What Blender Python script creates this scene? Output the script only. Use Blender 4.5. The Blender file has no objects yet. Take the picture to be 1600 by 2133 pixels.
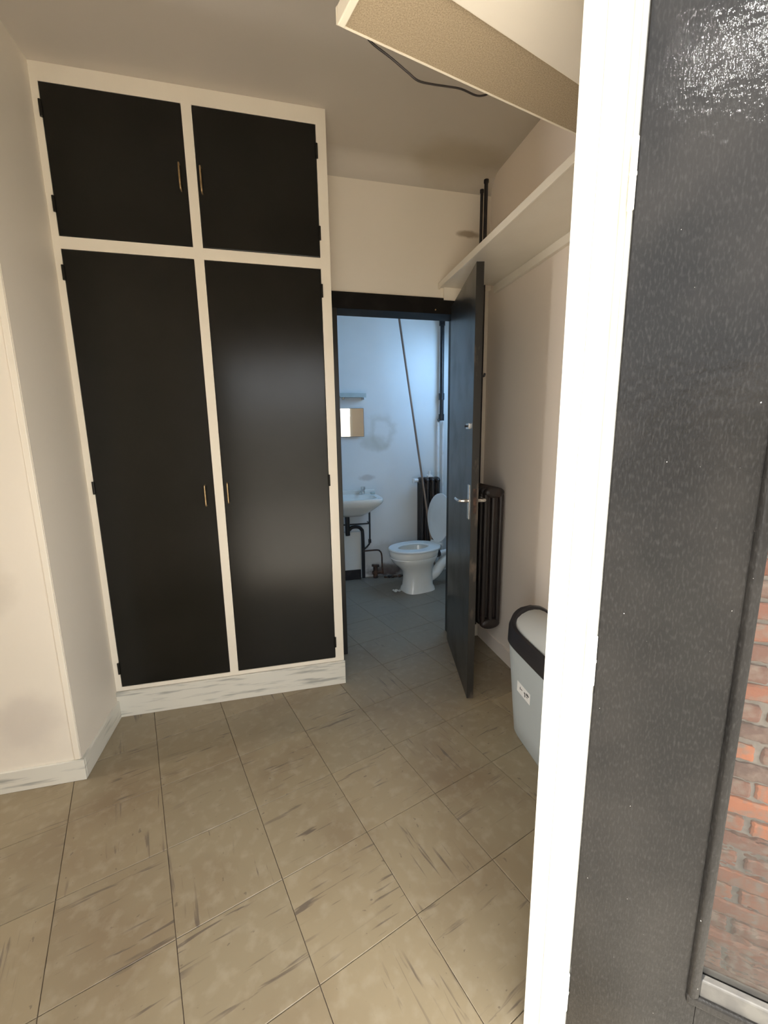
import bpy, bmesh, math, random
from mathutils import Vector, Matrix
random.seed(7)
S = bpy.context.scene
C = S.collection

# ------------------------------------------------------------------ camera
cam_data = bpy.data.cameras.new('camera')
cam = bpy.data.objects.new('camera', cam_data); C.objects.link(cam)
right = Vector((0.9715, -0.2359, -0.0147))
pitch, yaw, roll = 0.180255, 0.238506, -0.0146707
fw = Vector((math.sin(yaw), math.cos(yaw), 0)); rt = Vector((math.cos(yaw), -math.sin(yaw), 0)); zz = Vector((0, 0, 1))
w = fw*math.cos(pitch) - zz*math.sin(pitch)
u = fw*math.sin(pitch) + zz*math.cos(pitch)
r2 = rt*math.cos(roll) + u*math.sin(roll)
u2 = -rt*math.sin(roll) + u*math.cos(roll)
M = Matrix((r2, u2, -w)).transposed().to_4x4()
M.translation = Vector((0, 0, 1.365))
cam.matrix_world = M
cam_data.sensor_fit = 'VERTICAL'; cam_data.sensor_height = 24.0; cam_data.sensor_width = 18.0
cam_data.lens = 870.5/2133*24.0
cam_data.clip_start = 0.02
S.camera = cam

# ------------------------------------------------------------------ world and light
world = bpy.data.worlds.new('sky'); S.world = world
world.use_nodes = True
bg = world.node_tree.nodes['Background']
bg.inputs[0].default_value = (0.97, 0.985, 1.0, 1)
bg.inputs[1].default_value = 4.0

def area(name, loc, target, sx, sy, power, col, spread=180):
    l = bpy.data.lights.new(name, 'AREA'); l.shape = 'RECTANGLE'; l.size = sx; l.size_y = sy
    l.energy = power; l.color = col; l.spread = math.radians(spread)
    o = bpy.data.objects.new(name, l); C.objects.link(o); o.location = loc
    o.rotation_euler = (Vector(target)-Vector(loc)).to_track_quat('-Z', 'Y').to_euler()
    return o
# daylight entering by the bathroom window (high in its right wall) and an added fill lamp at far left, where no window stands
area('bathroom_daylight', (1.72, 3.22, 2.0), (0.6, 3.45, 1.1), 0.6, 0.7, 10, (0.36, 0.64, 1.0))
area('room_fill', (-3.52, 1.56, 1.55), (1.0, 1.46, 1.55), 0.32, 1.3, 26, (1.0, 0.97, 0.93))  # fill lamp added to brighten the right wall
# narrow spot added in place of sunlight, to make a glint on the entrance leaf
sp = bpy.data.lights.new('glint_spot', 'SPOT'); sp.energy = 3000; sp.spot_size = math.radians(0.85); sp.spot_blend = 0.8
sp.shadow_soft_size = 0.1; sp.color = (1.0, 0.97, 0.92)
spo = bpy.data.objects.new('glint_spot', sp); C.objects.link(spo)
tgt = Vector((0.628, 0.459, 1.850)); sd = Vector((-0.439, -0.729, 0.527))
spo.location = tgt + sd*7.0
spo.rotation_euler = (-sd).to_track_quat('-Z', 'Y').to_euler()

sl = bpy.data.lights.new('sun', 'SUN'); sl.energy = 14; sl.angle = math.radians(1.5); sl.color = (1.0, 0.94, 0.84)
slo = bpy.data.objects.new('sun', sl); C.objects.link(slo); slo.location = (-3, -3, 4)
# the sun stands to the left, almost in line with the entrance wall, so that it lights the ground, the jamb and the open leaf
_b = Vector((0.9546, 0.298, 0)); _a = Vector((-0.298, 0.9546, 0))
_sd = (-_b*0.45 - _a*0.02 + Vector((0, 0, 0.89))).normalized()
slo.rotation_euler = (-_sd).to_track_quat('-Z', 'Y').to_euler()
vs = S.view_settings
S.display_settings.display_device = 'sRGB'
vs.view_transform = 'Standard'; vs.look = 'None'; vs.gamma = 1; vs.use_curve_mapping = False
vs.exposure = 0.3
S.cycles.max_bounces = 12; S.cycles.diffuse_bounces = 8; S.cycles.glossy_bounces = 4

# ------------------------------------------------------------------ materials
def mat(name, col, rough=0.5, col2=None, nscale=3.0, ndetail=4, lo=0.4, hi=0.6, bump=0.0, bscale=80, metal=0.0,
        spec=0.5, stretch=(1, 1, 1), coat=0.0, coords='Object', bstretch=(1, 1, 1), rvar=0.0):
    m = bpy.data.materials.new(name); m.use_nodes = True
    nt = m.node_tree; b = nt.nodes['Principled BSDF']
    b.inputs['Base Color'].default_value = (*col, 1)
    b.inputs['Roughness'].default_value = rough
    b.inputs['Metallic'].default_value = metal
    b.inputs['Specular IOR Level'].default_value = spec
    b.inputs['Coat Weight'].default_value = coat
    tc = nt.nodes.new('ShaderNodeTexCoord')
    def noise(sc, st, det=4):
        mp = nt.nodes.new('ShaderNodeMapping'); mp.inputs['Scale'].default_value = st
        nt.links.new(tc.outputs[coords], mp.inputs[0])
        n = nt.nodes.new('ShaderNodeTexNoise'); n.inputs['Scale'].default_value = sc; n.inputs['Detail'].default_value = det
        nt.links.new(mp.outputs[0], n.inputs['Vector']); return n
    m['tc'] = 1
    if col2 is not None:
        n = noise(nscale, stretch, ndetail)
        rmp = nt.nodes.new('ShaderNodeMapRange'); rmp.inputs['From Min'].default_value = lo; rmp.inputs['From Max'].default_value = hi
        nt.links.new(n.outputs['Fac'], rmp.inputs['Value'])
        mx = nt.nodes.new('ShaderNodeMix'); mx.data_type = 'RGBA'; mx.name = 'mix1'
        mx.inputs['A'].default_value = (*col, 1); mx.inputs['B'].default_value = (*col2, 1)
        nt.links.new(rmp.outputs[0], mx.inputs['Factor']); nt.links.new(mx.outputs['Result'], b.inputs['Base Color'])
        if rvar:
            r3 = nt.nodes.new('ShaderNodeMapRange'); r3.inputs['From Min'].default_value = lo; r3.inputs['From Max'].default_value = hi
            r3.inputs['To Min'].default_value = rough; r3.inputs['To Max'].default_value = rough+rvar
            nt.links.new(n.outputs['Fac'], r3.inputs['Value']); nt.links.new(r3.outputs[0], b.inputs['Roughness'])
    if bump:
        n = noise(bscale, bstretch, 3)
        bp = nt.nodes.new('ShaderNodeBump'); bp.inputs['Strength'].default_value = bump; bp.inputs['Distance'].default_value = 0.002
        nt.links.new(n.outputs['Fac'], bp.inputs['Height']); nt.links.new(bp.outputs[0], b.inputs['Normal'])
    return m

M_wall = mat('wall_paint', (0.82, 0.755, 0.655), 0.55, (0.78, 0.72, 0.62), 1.6, 5, 0.35, 0.7, 0.15, 60, coords='Object')
M_wall_warm = mat('wall_paint_warm', (0.89, 0.80, 0.70), 0.5, (0.86, 0.765, 0.67), 1.5, 4, 0.35, 0.7, 0.12, 60)
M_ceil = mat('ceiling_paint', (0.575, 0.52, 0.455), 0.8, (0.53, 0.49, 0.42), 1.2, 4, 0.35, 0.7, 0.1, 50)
M_bath = mat('bathroom_paint', (0.74, 0.75, 0.74), 0.5, (0.68, 0.69, 0.68), 2.0, 5, 0.4, 0.75, 0.15, 40)
M_cream = mat('cream_gloss_paint', (0.84, 0.78, 0.67), 0.4, (0.81, 0.75, 0.64), 6, 3, 0.4, 0.7, 0.15, 90)
M_frame = mat('white_gloss_paint', (0.86, 0.85, 0.78), 0.35, (0.80, 0.79, 0.70), 10, 4, 0.5, 0.75, 0.25, 120, bstretch=(1, 1, 0.3))
M_black = mat('black_gloss_paint', (0.010, 0.0098, 0.008), 0.2, (0.013, 0.012, 0.010), 3, 3, 0.4, 0.7, 0.05, 60, rvar=0.05, spec=0.28)
M_blackd = mat('black_door_paint', (0.016, 0.016, 0.015), 0.3, (0.03, 0.027, 0.022), 5, 4, 0.45, 0.75, 0.1, 50, rvar=0.1)
M_matte = mat('black_satin_paint', (0.012, 0.011, 0.010), 0.6, (0.02, 0.018, 0.016), 8, 3, 0.5, 0.7, spec=0.08)
M_edge = mat('chipped_black_edge', (0.02, 0.018, 0.015), 0.45, (0.13, 0.10, 0.075), 14, 6, 0.56, 0.68, 0.3, 60, stretch=(1, 1, 0.35))
M_brass = mat('aged_brass', (0.62, 0.46, 0.26), 0.35, (0.35, 0.24, 0.12), 40, 3, 0.4, 0.7, metal=0.9)
M_chrome = mat('dull_chrome', (0.75, 0.74, 0.72), 0.25, (0.5, 0.48, 0.45), 60, 3, 0.4, 0.7, metal=0.9)
M_radiator = mat('black_iron_paint', (0.022, 0.017, 0.016), 0.42, (0.06, 0.035, 0.028), 12, 4, 0.5, 0.7, 0.3, 70, stretch=(1, 1, 0.2))
M_pipe_b = mat('black_pipe_paint', (0.012, 0.011, 0.014), 0.35, (0.03, 0.025, 0.025), 20, 3, 0.5, 0.7)
M_pipe_w = mat('white_pipe_paint', (0.82, 0.82, 0.82), 0.4, (0.72, 0.71, 0.68), 12, 3, 0.5, 0.7)
M_rust = mat('rust', (0.10, 0.05, 0.03), 0.8, (0.02, 0.014, 0.012), 22, 5, 0.4, 0.6, 0.6, 60)
M_ceramic = mat('white_ceramic', (0.78, 0.77, 0.72), 0.12, (0.70, 0.68, 0.62), 5, 4, 0.5, 0.8)
M_seat = mat('white_seat_plastic', (0.74, 0.76, 0.75), 0.3, (0.66, 0.68, 0.67), 4, 3, 0.5, 0.8)
M_binb = mat('grey_plastic', (0.47, 0.52, 0.53), 0.35, (0.44, 0.49, 0.50), 3, 2, 0.4, 0.7)
M_binl = mat('pale_grey_plastic', (0.60, 0.61, 0.58), 0.3, (0.56, 0.57, 0.54), 3, 2, 0.4, 0.7)
M_binr = mat('dark_plastic', (0.020, 0.018, 0.020), 0.35, (0.028, 0.025, 0.027), 5, 2, 0.4, 0.7)
M_sticker = mat('sticker_paper', (0.85, 0.85, 0.83), 0.6, (0.8, 0.8, 0.78), 60, 2, 0.4, 0.7)
M_ink = mat('ink', (0.06, 0.06, 0.065), 0.6, (0.09, 0.09, 0.09), 80, 2, 0.4, 0.7)
M_wood = mat('old_brown_wood', (0.34, 0.23, 0.16), 0.6, (0.16, 0.11, 0.085), 8, 5, 0.4, 0.6, 0.2, 60, stretch=(1, 1, 0.1))
M_cable = mat('black_cable', (0.02, 0.016, 0.014), 0.4, (0.03, 0.022, 0.02), 20, 2, 0.4, 0.6)
M_chip = mat('particle_board', (0.44, 0.35, 0.235), 0.75, (0.29, 0.225, 0.145), 420, 3, 0.38, 0.66, 0.3, 300)
M_lip = mat('painted_lipping', (0.84, 0.76, 0.62), 0.45, (0.78, 0.70, 0.57), 9, 3, 0.4, 0.7)
M_slab = mat('dark_joint', (0.14, 0.10, 0.065), 0.9, (0.06, 0.045, 0.035), 12, 4, 0.4, 0.6)
M_concrete = mat('concrete', (0.64, 0.60, 0.53), 0.9, (0.54, 0.50, 0.44), 9, 6, 0.35, 0.65, 0.5, 40)
M_mortar = mat('pale_mortar', (0.21, 0.18, 0.155), 0.95, (0.15, 0.125, 0.105), 40, 5, 0.35, 0.65, 0.6, 80)
M_ledge = mat('dusty_putty', (0.045, 0.043, 0.040), 0.6, (0.07, 0.067, 0.06), 30, 4, 0.4, 0.6)
M_mirror = mat('mirror_silver', (0.9, 0.9, 0.88), 0.03, (0.85, 0.84, 0.80), 8, 3, 0.5, 0.8, metal=1.0)
M_gshelf = mat('green_tinted_glass_shelf', (0.40, 0.48, 0.48), 0.15, (0.45, 0.52, 0.52), 10, 2, 0.4, 0.6)
M_paper = mat('paper', (0.7, 0.69, 0.66), 0.8, (0.6, 0.58, 0.54), 30, 3, 0.4, 0.6)
M_render = mat('exterior_render', (0.55, 0.52, 0.46), 0.9, (0.46, 0.43, 0.38), 6, 5, 0.4, 0.7, 0.4, 50)
M_hedge = mat('hedge_leaves', (0.05, 0.08, 0.03), 0.7, (0.09, 0.12, 0.05), 14, 5, 0.4, 0.6, 0.8, 20)

def add_stain(m, centre, radii, col, amt=0.7, nscale=14, warp=0.5, ring=False):
    """a dirty patch with a shape of its own, at a fixed place (object space = world here)"""
    nt = m.node_tree; b = nt.nodes['Principled BSDF']
    old = b.inputs['Base Color'].links[0].from_socket
    tc = nt.nodes.new('ShaderNodeTexCoord')
    mp = nt.nodes.new('ShaderNodeMapping'); mp.vector_type = 'TEXTURE'
    mp.inputs['Location'].default_value = centre; mp.inputs['Scale'].default_value = radii
    nt.links.new(tc.outputs['Object'], mp.inputs[0])
    ln = nt.nodes.new('ShaderNodeVectorMath'); ln.operation = 'LENGTH'; nt.links.new(mp.outputs[0], ln.inputs[0])
    n = nt.nodes.new('ShaderNodeTexNoise'); n.inputs['Scale'].default_value = nscale; n.inputs['Detail'].default_value = 5
    nt.links.new(tc.outputs['Object'], n.inputs['Vector'])
    a = nt.nodes.new('ShaderNodeMath'); a.operation = 'MULTIPLY_ADD'; a.inputs[1].default_value = warp*2; 
    nt.links.new(n.outputs['Fac'], a.inputs[0]); nt.links.new(ln.outputs['Value'], a.inputs[2])
    r = nt.nodes.new('ShaderNodeMapRange'); r.interpolation_type = 'SMOOTHSTEP'
    r.inputs['From Min'].default_value = 1.0+warp; r.inputs['From Max'].default_value = 0.35+warp
    r.inputs['To Min'].default_value = 0; r.inputs['To Max'].default_value = amt
    nt.links.new(a.outputs[0], r.inputs['Value'])
    fac = r.outputs[0]
    if ring:
        r2 = nt.nodes.new('ShaderNodeMapRange'); r2.interpolation_type = 'SMOOTHSTEP'
        r2.inputs['From Min'].default_value = 0.3+warp; r2.inputs['From Max'].default_value = 0.75+warp
        nt.links.new(a.outputs[0], r2.inputs['Value'])
        mu = nt.nodes.new('ShaderNodeMath'); mu.operation = 'MULTIPLY'
        nt.links.new(fac, mu.inputs[0]); nt.links.new(r2.outputs[0], mu.inputs[1]); fac = mu.outputs[0]
    mx = nt.nodes.new('ShaderNodeMix'); mx.data_type = 'RGBA'
    mx.inputs['B'].default_value = (*col, 1)
    nt.links.new(fac, mx.inputs['Factor']); nt.links.new(old, mx.inputs['A'])
    nt.links.new(mx.outputs['Result'], b.inputs['Base Color'])

add_stain(M_bath, (0.93, 3.87, 1.40), (0.16, 0.3, 0.20), (0.38, 0.36, 0.28), 0.6, 7, 0.6, ring=True)
add_stain(M_bath, (0.86, 3.87, 1.30), (0.18, 0.3, 0.10), (0.45, 0.44, 0.38), 0.5, 12, 0.5)
add_stain(M_bath, (0.78, 3.87, 0.98), (0.10, 0.3, 0.04), (0.42, 0.38, 0.36), 0.6, 16, 0.5)
add_stain(M_bath, (0.98, 3.87, 0.05), (0.30, 0.3, 0.11), (0.06, 0.035, 0.03), 0.95, 15, 0.5)
add_stain(M_bath, (0.90, 3.87, 0.20), (0.40, 0.3, 0.20), (0.40, 0.38, 0.34), 0.5, 9, 0.5)
add_stain(M_wall, (-1.03, 1.75, 0.28), (0.16, 0.4, 0.16), (0.50, 0.45, 0.41), 0.4, 7, 0.5)
add_stain(M_wall, (-1.10, 1.75, 0.85), (0.14, 0.4, 0.20), (0.55, 0.49, 0.41), 0.4, 7, 0.5)
add_stain(M_wall, (1.12, 2.46, 2.50), (0.10, 0.1, 0.025), (0.30, 0.23, 0.15), 0.8, 20, 0.4)
add_stain(M_ceil, (1.00, 2.34, 2.8), (0.38, 0.20, 0.3), (0.38, 0.32, 0.22), 0.55, 5, 0.4)

def tile_material():
    m = bpy.data.materials.new('vinyl_floor_tile'); m.use_nodes = True
    nt = m.node_tree; b = nt.nodes['Principled BSDF']
    N = nt.nodes.new; L = nt.links.new
    tc = N('ShaderNodeTexCoord'); oi = N('ShaderNodeObjectInfo'); geo = N('ShaderNodeNewGeometry')
    # object coordinates shifted by a random amount per tile
    comb = N('ShaderNodeCombineXYZ'); mul = N('ShaderNodeMath'); mul.operation = 'MULTIPLY'; mul.inputs[1].default_value = 37.0
    L(oi.outputs['Random'], mul.inputs[0]); L(mul.outputs[0], comb.inputs[0]); L(mul.outputs[0], comb.inputs[1])
    ad = N('ShaderNodeVectorMath'); ad.operation = 'ADD'; L(tc.outputs['Object'], ad.inputs[0]); L(comb.outputs[0], ad.inputs[1])
    def noise(vec, scale, det, st=(1, 1, 1), dist=0.0):
        mp = N('ShaderNodeMapping'); mp.inputs['Scale'].default_value = st; L(vec, mp.inputs[0])
        n = N('ShaderNodeTexNoise'); n.inputs['Scale'].default_value = scale; n.inputs['Detail'].default_value = det
        n.inputs['Distortion'].default_value = dist
        L(mp.outputs[0], n.inputs['Vector']); return n.outputs['Fac']
    def rng(v, a, b2, c=0.0, d=1.0):
        r = N('ShaderNodeMapRange'); r.inputs['From Min'].default_value = a; r.inputs['From Max'].default_value = b2
        r.inputs['To Min'].default_value = c; r.inputs['To Max'].default_value = d; L(v, r.inputs['Value']); return r.outputs[0]
    def mix(f, A, B):
        x = N('ShaderNodeMix'); x.data_type = 'RGBA'
        if isinstance(A, tuple): x.inputs['A'].default_value = (*A, 1)
        else: L(A, x.inputs['A'])
        x.inputs['B'].default_value = (*B, 1); L(f, x.inputs['Factor']); return x.outputs['Result']
    def mulv(a, b2):
        x = N('ShaderNodeMath'); x.operation = 'MULTIPLY'; L(a, x.inputs[0])
        if isinstance(b2, float): x.inputs[1].default_value = b2
        else: L(b2, x.inputs[1])
        return x.outputs[0]
    base = mix(rng(oi.outputs['Random'], 0, 1, 0, 0.8), (0.315, 0.25, 0.155), (0.265, 0.215, 0.138))
    # worn brown areas in world space
    base = mix(rng(noise(geo.outputs['Position'], 2.3, 4), 0.48, 0.68, 0, 0.75), base, (0.21, 0.15, 0.088))
    base = mix(rng(noise(ad.outputs[0], 22, 4), 0.5, 0.7, 0, 0.35), base, (0.42, 0.355, 0.255))
    # streaks of the marbling, gathered in patches
    st = rng(noise(ad.outputs[0], 9, 5, (0.6, 7.5, 1), 0.6), 0.585, 0.655)
    pt = rng(noise(ad.outputs[0], 5.5, 2, (0.8, 1.6, 1)), 0.46, 0.60)
    base = mix(mulv(mulv(st, pt), 0.75), base, (0.10, 0.075, 0.06))
    st2 = rng(noise(ad.outputs[0], 34, 3, (1, 1.6, 1)), 0.69, 0.73)
    base = mix(mulv(st2, 0.6), base, (0.12, 0.09, 0.065))
    # greyer towards the bathroom: grime, plus its dim bluish light put into the colour
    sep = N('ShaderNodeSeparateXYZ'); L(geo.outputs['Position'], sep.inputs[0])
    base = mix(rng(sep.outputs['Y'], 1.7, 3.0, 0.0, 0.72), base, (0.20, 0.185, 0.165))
    L(base, b.inputs['Base Color'])
    b.inputs['Roughness'].default_value = 0.42
    bp = N('ShaderNodeBump'); bp.inputs['Strength'].default_value = 0.12; bp.inputs['Distance'].default_value = 0.002
    L(noise(ad.outputs[0], 30, 3), bp.inputs['Height']); L(bp.outputs[0], b.inputs['Normal'])
    return m
M_tile = tile_material()

def marble_material():
    m = mat('marble_skirting', (0.72, 0.70, 0.62), 0.3, (0.40, 0.40, 0.36), 7, 7, 0.52, 0.66, 0.05, 60, stretch=(0.6, 0.6, 6))
    return m
M_marble = marble_material()

def leaf_material():
    m = bpy.data.materials.new('weathered_black_leaf_paint'); m.use_nodes = True
    nt = m.node_tree; b = nt.nodes['Principled BSDF']; N = nt.nodes.new; L = nt.links.new
    tc = N('ShaderNodeTexCoord')
    def noise(scale, det, st=(1, 1, 1)):
        mp = N('ShaderNodeMapping'); mp.inputs['Scale'].default_value = st; L(tc.outputs['Object'], mp.inputs[0])
        n = N('ShaderNodeTexNoise'); n.inputs['Scale'].default_value = scale; n.inputs['Detail'].default_value = det
        L(mp.outputs[0], n.inputs['Vector']); return n.outputs['Fac']
    def rng(v, a, b2, c=0.0, d=1.0):
        r = N('ShaderNodeMapRange'); r.inputs['From Min'].default_value = a; r.inputs['From Max'].default_value = b2
        r.inputs['To Min'].default_value = c; r.inputs['To Max'].default_value = d; L(v, r.inputs['Value']); return r.outputs[0]
    def mix(f, A, B):
        x = N('ShaderNodeMix'); x.data_type = 'RGBA'
        if isinstance(A, tuple): x.inputs['A'].default_value = (*A, 1)
        else: L(A, x.inputs['A'])
        x.inputs['B'].default_value = (*B, 1); L(f, x.inputs['Factor']); return x.outputs['Result']
    c = mix(rng(noise(5, 5), 0.4, 0.7), (0.008, 0.0077, 0.0074), (0.016, 0.0148, 0.0135))
    c = mix(rng(noise(330, 3, (1, 1, 0.3)), 0.5, 0.72, 0, 0.3), c, (0.04, 0.039, 0.038))
    c = mix(rng(noise(170, 1), 0.80, 0.83), c, (0.45, 0.44, 0.42))
    L(c, b.inputs['Base Color'])
    b.inputs['Specular IOR Level'].default_value = 0.13
    sp_ = N('ShaderNodeSeparateXYZ'); L(tc.outputs['Object'], sp_.inputs[0])
    ra_ = N('ShaderNodeMath'); ra_.operation = 'ADD'
    L(rng(noise(7, 5), 0.35, 0.7, 0.0, 0.05), ra_.inputs[0]); L(rng(sp_.outputs['Z'], 1.2, 1.6, 0.34, 0.035), ra_.inputs[1])
    L(ra_.outputs[0], b.inputs['Roughness'])
    b1 = N('ShaderNodeBump'); b1.inputs['Strength'].default_value = 0.2; b1.inputs['Distance'].default_value = 0.002
    L(noise(420, 2, (1, 1, 0.22)), b1.inputs['Height'])
    b2 = N('ShaderNodeBump'); b2.inputs['Strength'].default_value = 0.22; b2.inputs['Distance'].default_value = 0.004
    L(noise(42, 4), b2.inputs['Height']); L(b1.outputs[0], b2.inputs['Normal']); L(b2.outputs[0], b.inputs['Normal'])
    return m
M_leaf = leaf_material()

def glass_material():
    m = bpy.data.materials.new('ribbed_glass'); m.use_nodes = True
    nt = m.node_tree; b = nt.nodes['Principled BSDF']; N = nt.nodes.new; L = nt.links.new
    b.inputs['Base Color'].default_value = (0.96, 0.97, 0.96, 1); b.inputs['Roughness'].default_value = 0.03
    b.inputs['Transmission Weight'].default_value = 1.0; b.inputs['IOR'].default_value = 1.25
    tc = N('ShaderNodeTexCoord')
    wv = N('ShaderNodeTexWave'); wv.bands_direction = 'Z'; wv.inputs['Scale'].default_value = 11
    wv.inputs['Distortion'].default_value = 1.2; wv.inputs['Detail'].default_value = 1; wv.inputs['Detail Scale'].default_value = 6
    L(tc.outputs['Object'], wv.inputs['Vector'])
    bp = N('ShaderNodeBump'); bp.inputs['Strength'].default_value = 0.12; bp.inputs['Distance'].default_value = 0.002
    L(wv.outputs['Fac'], bp.inputs['Height']); L(bp.outputs[0], b.inputs['Normal'])
    return m
M_glass = glass_material()

def brick_material():
    m = bpy.data.materials.new('red_brick'); m.use_nodes = True
    nt = m.node_tree; b = nt.nodes['Principled BSDF']; N = nt.nodes.new; L = nt.links.new
    oi = N('ShaderNodeObjectInfo'); tc = N('ShaderNodeTexCoord')
    cr = N('ShaderNodeValToRGB'); e = cr.color_ramp.elements
    e[0].color = (0.30, 0.085, 0.028, 1); e[1].color = (0.07, 0.035, 0.026, 1); e2 = cr.color_ramp.elements.new(0.5); e2.color = (0.14, 0.045, 0.024, 1)
    L(oi.outputs['Random'], cr.inputs[0])
    n = N('ShaderNodeTexNoise'); n.inputs['Scale'].default_value = 40; n.inputs['Detail'].default_value = 5
    L(tc.outputs['Object'], n.inputs['Vector'])
    r = N('ShaderNodeMapRange'); r.inputs['From Min'].default_value = 0.45; r.inputs['From Max'].default_value = 0.7; L(n.outputs['Fac'], r.inputs['Value'])
    mx = N('ShaderNodeMix'); mx.data_type = 'RGBA'; L(cr.outputs[0], mx.inputs['A']); mx.inputs['B'].default_value = (0.15, 0.10, 0.075, 1)
    L(r.outputs[0], mx.inputs['Factor']); L(mx.outputs['Result'], b.inputs['Base Color']); b.inputs['Roughness'].default_value = 0.9
    bp = N('ShaderNodeBump'); bp.inputs['Strength'].default_value = 0.6; bp.inputs['Distance'].default_value = 0.003
    L(n.outputs['Fac'], bp.inputs['Height']); L(bp.outputs[0], b.inputs['Normal'])
    return m
M_brick = brick_material()

# ------------------------------------------------------------------ mesh helpers
def link(name, bm, m, parent=None, smooth=False, bevel=0.0, seg=2):
    bmesh.ops.recalc_face_normals(bm, faces=bm.faces)
    me = bpy.data.meshes.new(name); bm.to_mesh(me); bm.free()
    me.materials.append(m)
    if smooth:
        for p in me.polygons: p.use_smooth = True
        me.set_sharp_from_angle(angle=math.radians(smooth if smooth is not True else 50))
    o = bpy.data.objects.new(name, me); C.objects.link(o)
    if parent is not None: o.parent = parent
    if bevel:
        bv = o.modifiers.new('bevel', 'BEVEL'); bv.width = bevel; bv.segments = seg; bv.limit_method = 'ANGLE'
    return o

def tag(o, label=None, cat=None, group=None, kind=None):
    if label: o['label'] = label
    if cat: o['category'] = cat
    if group: o['group'] = group
    if kind: o['kind'] = kind
    return o

def empty(name, loc=(0, 0, 0), rz=0.0):
    o = bpy.data.objects.new(name, None); C.objects.link(o); o.location = loc; o.rotation_euler = (0, 0, rz)
    o.empty_display_size = 0.05
    return o

def bbox(bm, x0, x1, y0, y1, z0, z1, mtx=None):
    vs_ = [bm.verts.new((x, y, z)) for x in (x0, x1) for y in (y0, y1) for z in (z0, z1)]
    for f in ((0, 1, 3, 2), (4, 6, 7, 5), (0, 4, 5, 1), (2, 3, 7, 6), (0, 2, 6, 4), (1, 5, 7, 3)):
        bm.faces.new([vs_[i] for i in f])
    if mtx is not None:
        for v in vs_: v.co = mtx @ v.co
    return vs_

def box(name, x0, x1, y0, y1, z0, z1, m, parent=None, bevel=0.0, mtx=None):
    bm = bmesh.new(); bbox(bm, x0, x1, y0, y1, z0, z1, mtx)
    return link(name, bm, m, parent, bevel=bevel)

def prism(bm, pts, z0, z1):
    a = [bm.verts.new((p[0], p[1], z0)) for p in pts]; b = [bm.verts.new((p[0], p[1], z1)) for p in pts]
    bm.faces.new(a[::-1]); bm.faces.new(b)
    n = len(pts)
    for i in range(n): bm.faces.new((a[i], a[(i+1) % n], b[(i+1) % n], b[i]))

def tube(bm, pts, r, n=12, caps=True):
    pts = [Vector(p) for p in pts]; rings = []
    prev = None
    for i, p in enumerate(pts):
        if i == 0: t = pts[1]-p
        elif i == len(pts)-1: t = p-pts[i-1]
        else: t = (pts[i+1]-p).normalized()+(p-pts[i-1]).normalized()
        t.normalize()
        if prev is None:
            a = Vector((0, 0, 1)) if abs(t.z) < 0.9 else Vector((1, 0, 0))
            s = t.cross(a).normalized()
        else:
            s = (prev - t*prev.dot(t)).normalized()
        prev = s; v = t.cross(s)
        rr = r[i] if isinstance(r, (list, tuple)) else r
        rings.append([bm.verts.new(p + (s*math.cos(2*math.pi*k/n) + v*math.sin(2*math.pi*k/n))*rr) for k in range(n)])
    for a, b in zip(rings, rings[1:]):
        for k in range(n): bm.faces.new((a[k], a[(k+1) % n], b[(k+1) % n], b[k]))
    if caps: bm.faces.new(rings[0][::-1]); bm.faces.new(rings[-1])

def smooth_path(pts, n=6):
    P = [Vector(p) for p in pts]; P = [P[0]*2-P[1]]+P+[P[-1]*2-P[-2]]; out = []
    for i in range(1, len(P)-2):
        for k in range(n):
            t = k/n; a, b, c, d = P[i-1:i+3]
            out.append(0.5*((2*b)+(c-a)*t+(2*a-5*b+4*c-d)*t*t+(3*b-a-3*c+d)*t**3))
    out.append(P[-2]); return out

def loft(bm, rings, close_top=True, close_bot=True, closed=False):
    R = [[bm.verts.new(p) for p in ring] for ring in rings]
    n = len(R[0])
    for a, b in zip(R, R[1:]):
        for k in range(n): bm.faces.new((a[k], a[(k+1) % n], b[(k+1) % n], b[k]))
    if closed:
        a, b = R[-1], R[0]
        for k in range(n): bm.faces.new((a[k], a[(k+1) % n], b[(k+1) % n], b[k]))
    else:
        if close_bot: bm.faces.new(R[0][::-1])
        if close_top: bm.faces.new(R[-1])

def sring(cx, cy, z, rx, ry, e=2.0, n=36, tilt=0.0):
    out = []
    for k in range(n):
        t = 2*math.pi*k/n; c, s = math.cos(t), math.sin(t)
        x = math.copysign(abs(c)**(2/e), c)*rx; y = math.copysign(abs(s)**(2/e), s)*ry
        out.append((cx+x, cy+y, z+tilt*x))
    return out

# entrance wall axes: local x runs along the wall (B), local y into the room (A)
TH = math.radians(17.33)
B = Vector((math.cos(TH), math.sin(TH), 0)); A = Vector((-math.sin(TH), math.cos(TH), 0))
ENT = Matrix.Rotation(TH, 4, 'Z')
def ba(b, a, z=0.0): return B*b + A*a + Vector((0, 0, z))

CZ = 2.80; WX = 1.26; BY = 2.46; FY = 2.147

# ------------------------------------------------------------------ structure
tag(box('wall_left', -3.6, -0.857, 1.75, 2.60, 0, CZ, M_wall), 'beige painted wall at left with a corner that steps back to the wardrobe', 'wall', kind='structure')
tag(box('wall_right', WX, WX+0.12, 0.80, BY, 0, CZ, M_wall_warm), 'warm beige wall at right behind shelf, radiator and bin', 'wall', kind='structure')
# back wall with the doorway to the bathroom
DX0, DX1, DZ = 0.345, 1.064, 2.060
bm = bmesh.new()
bbox(bm, -0.857, DX0-0.040, BY, BY+0.12, 0, CZ); bbox(bm, DX1+0.04, 1.95, BY, BY+0.12, 0, CZ)
bbox(bm, DX0-0.040, DX1+0.04, BY, BY+0.12, DZ+0.087, CZ)
tag(link('wall_back', bm, M_wall), 'beige back wall over the bathroom doorway', 'wall', kind='structure')
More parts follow.
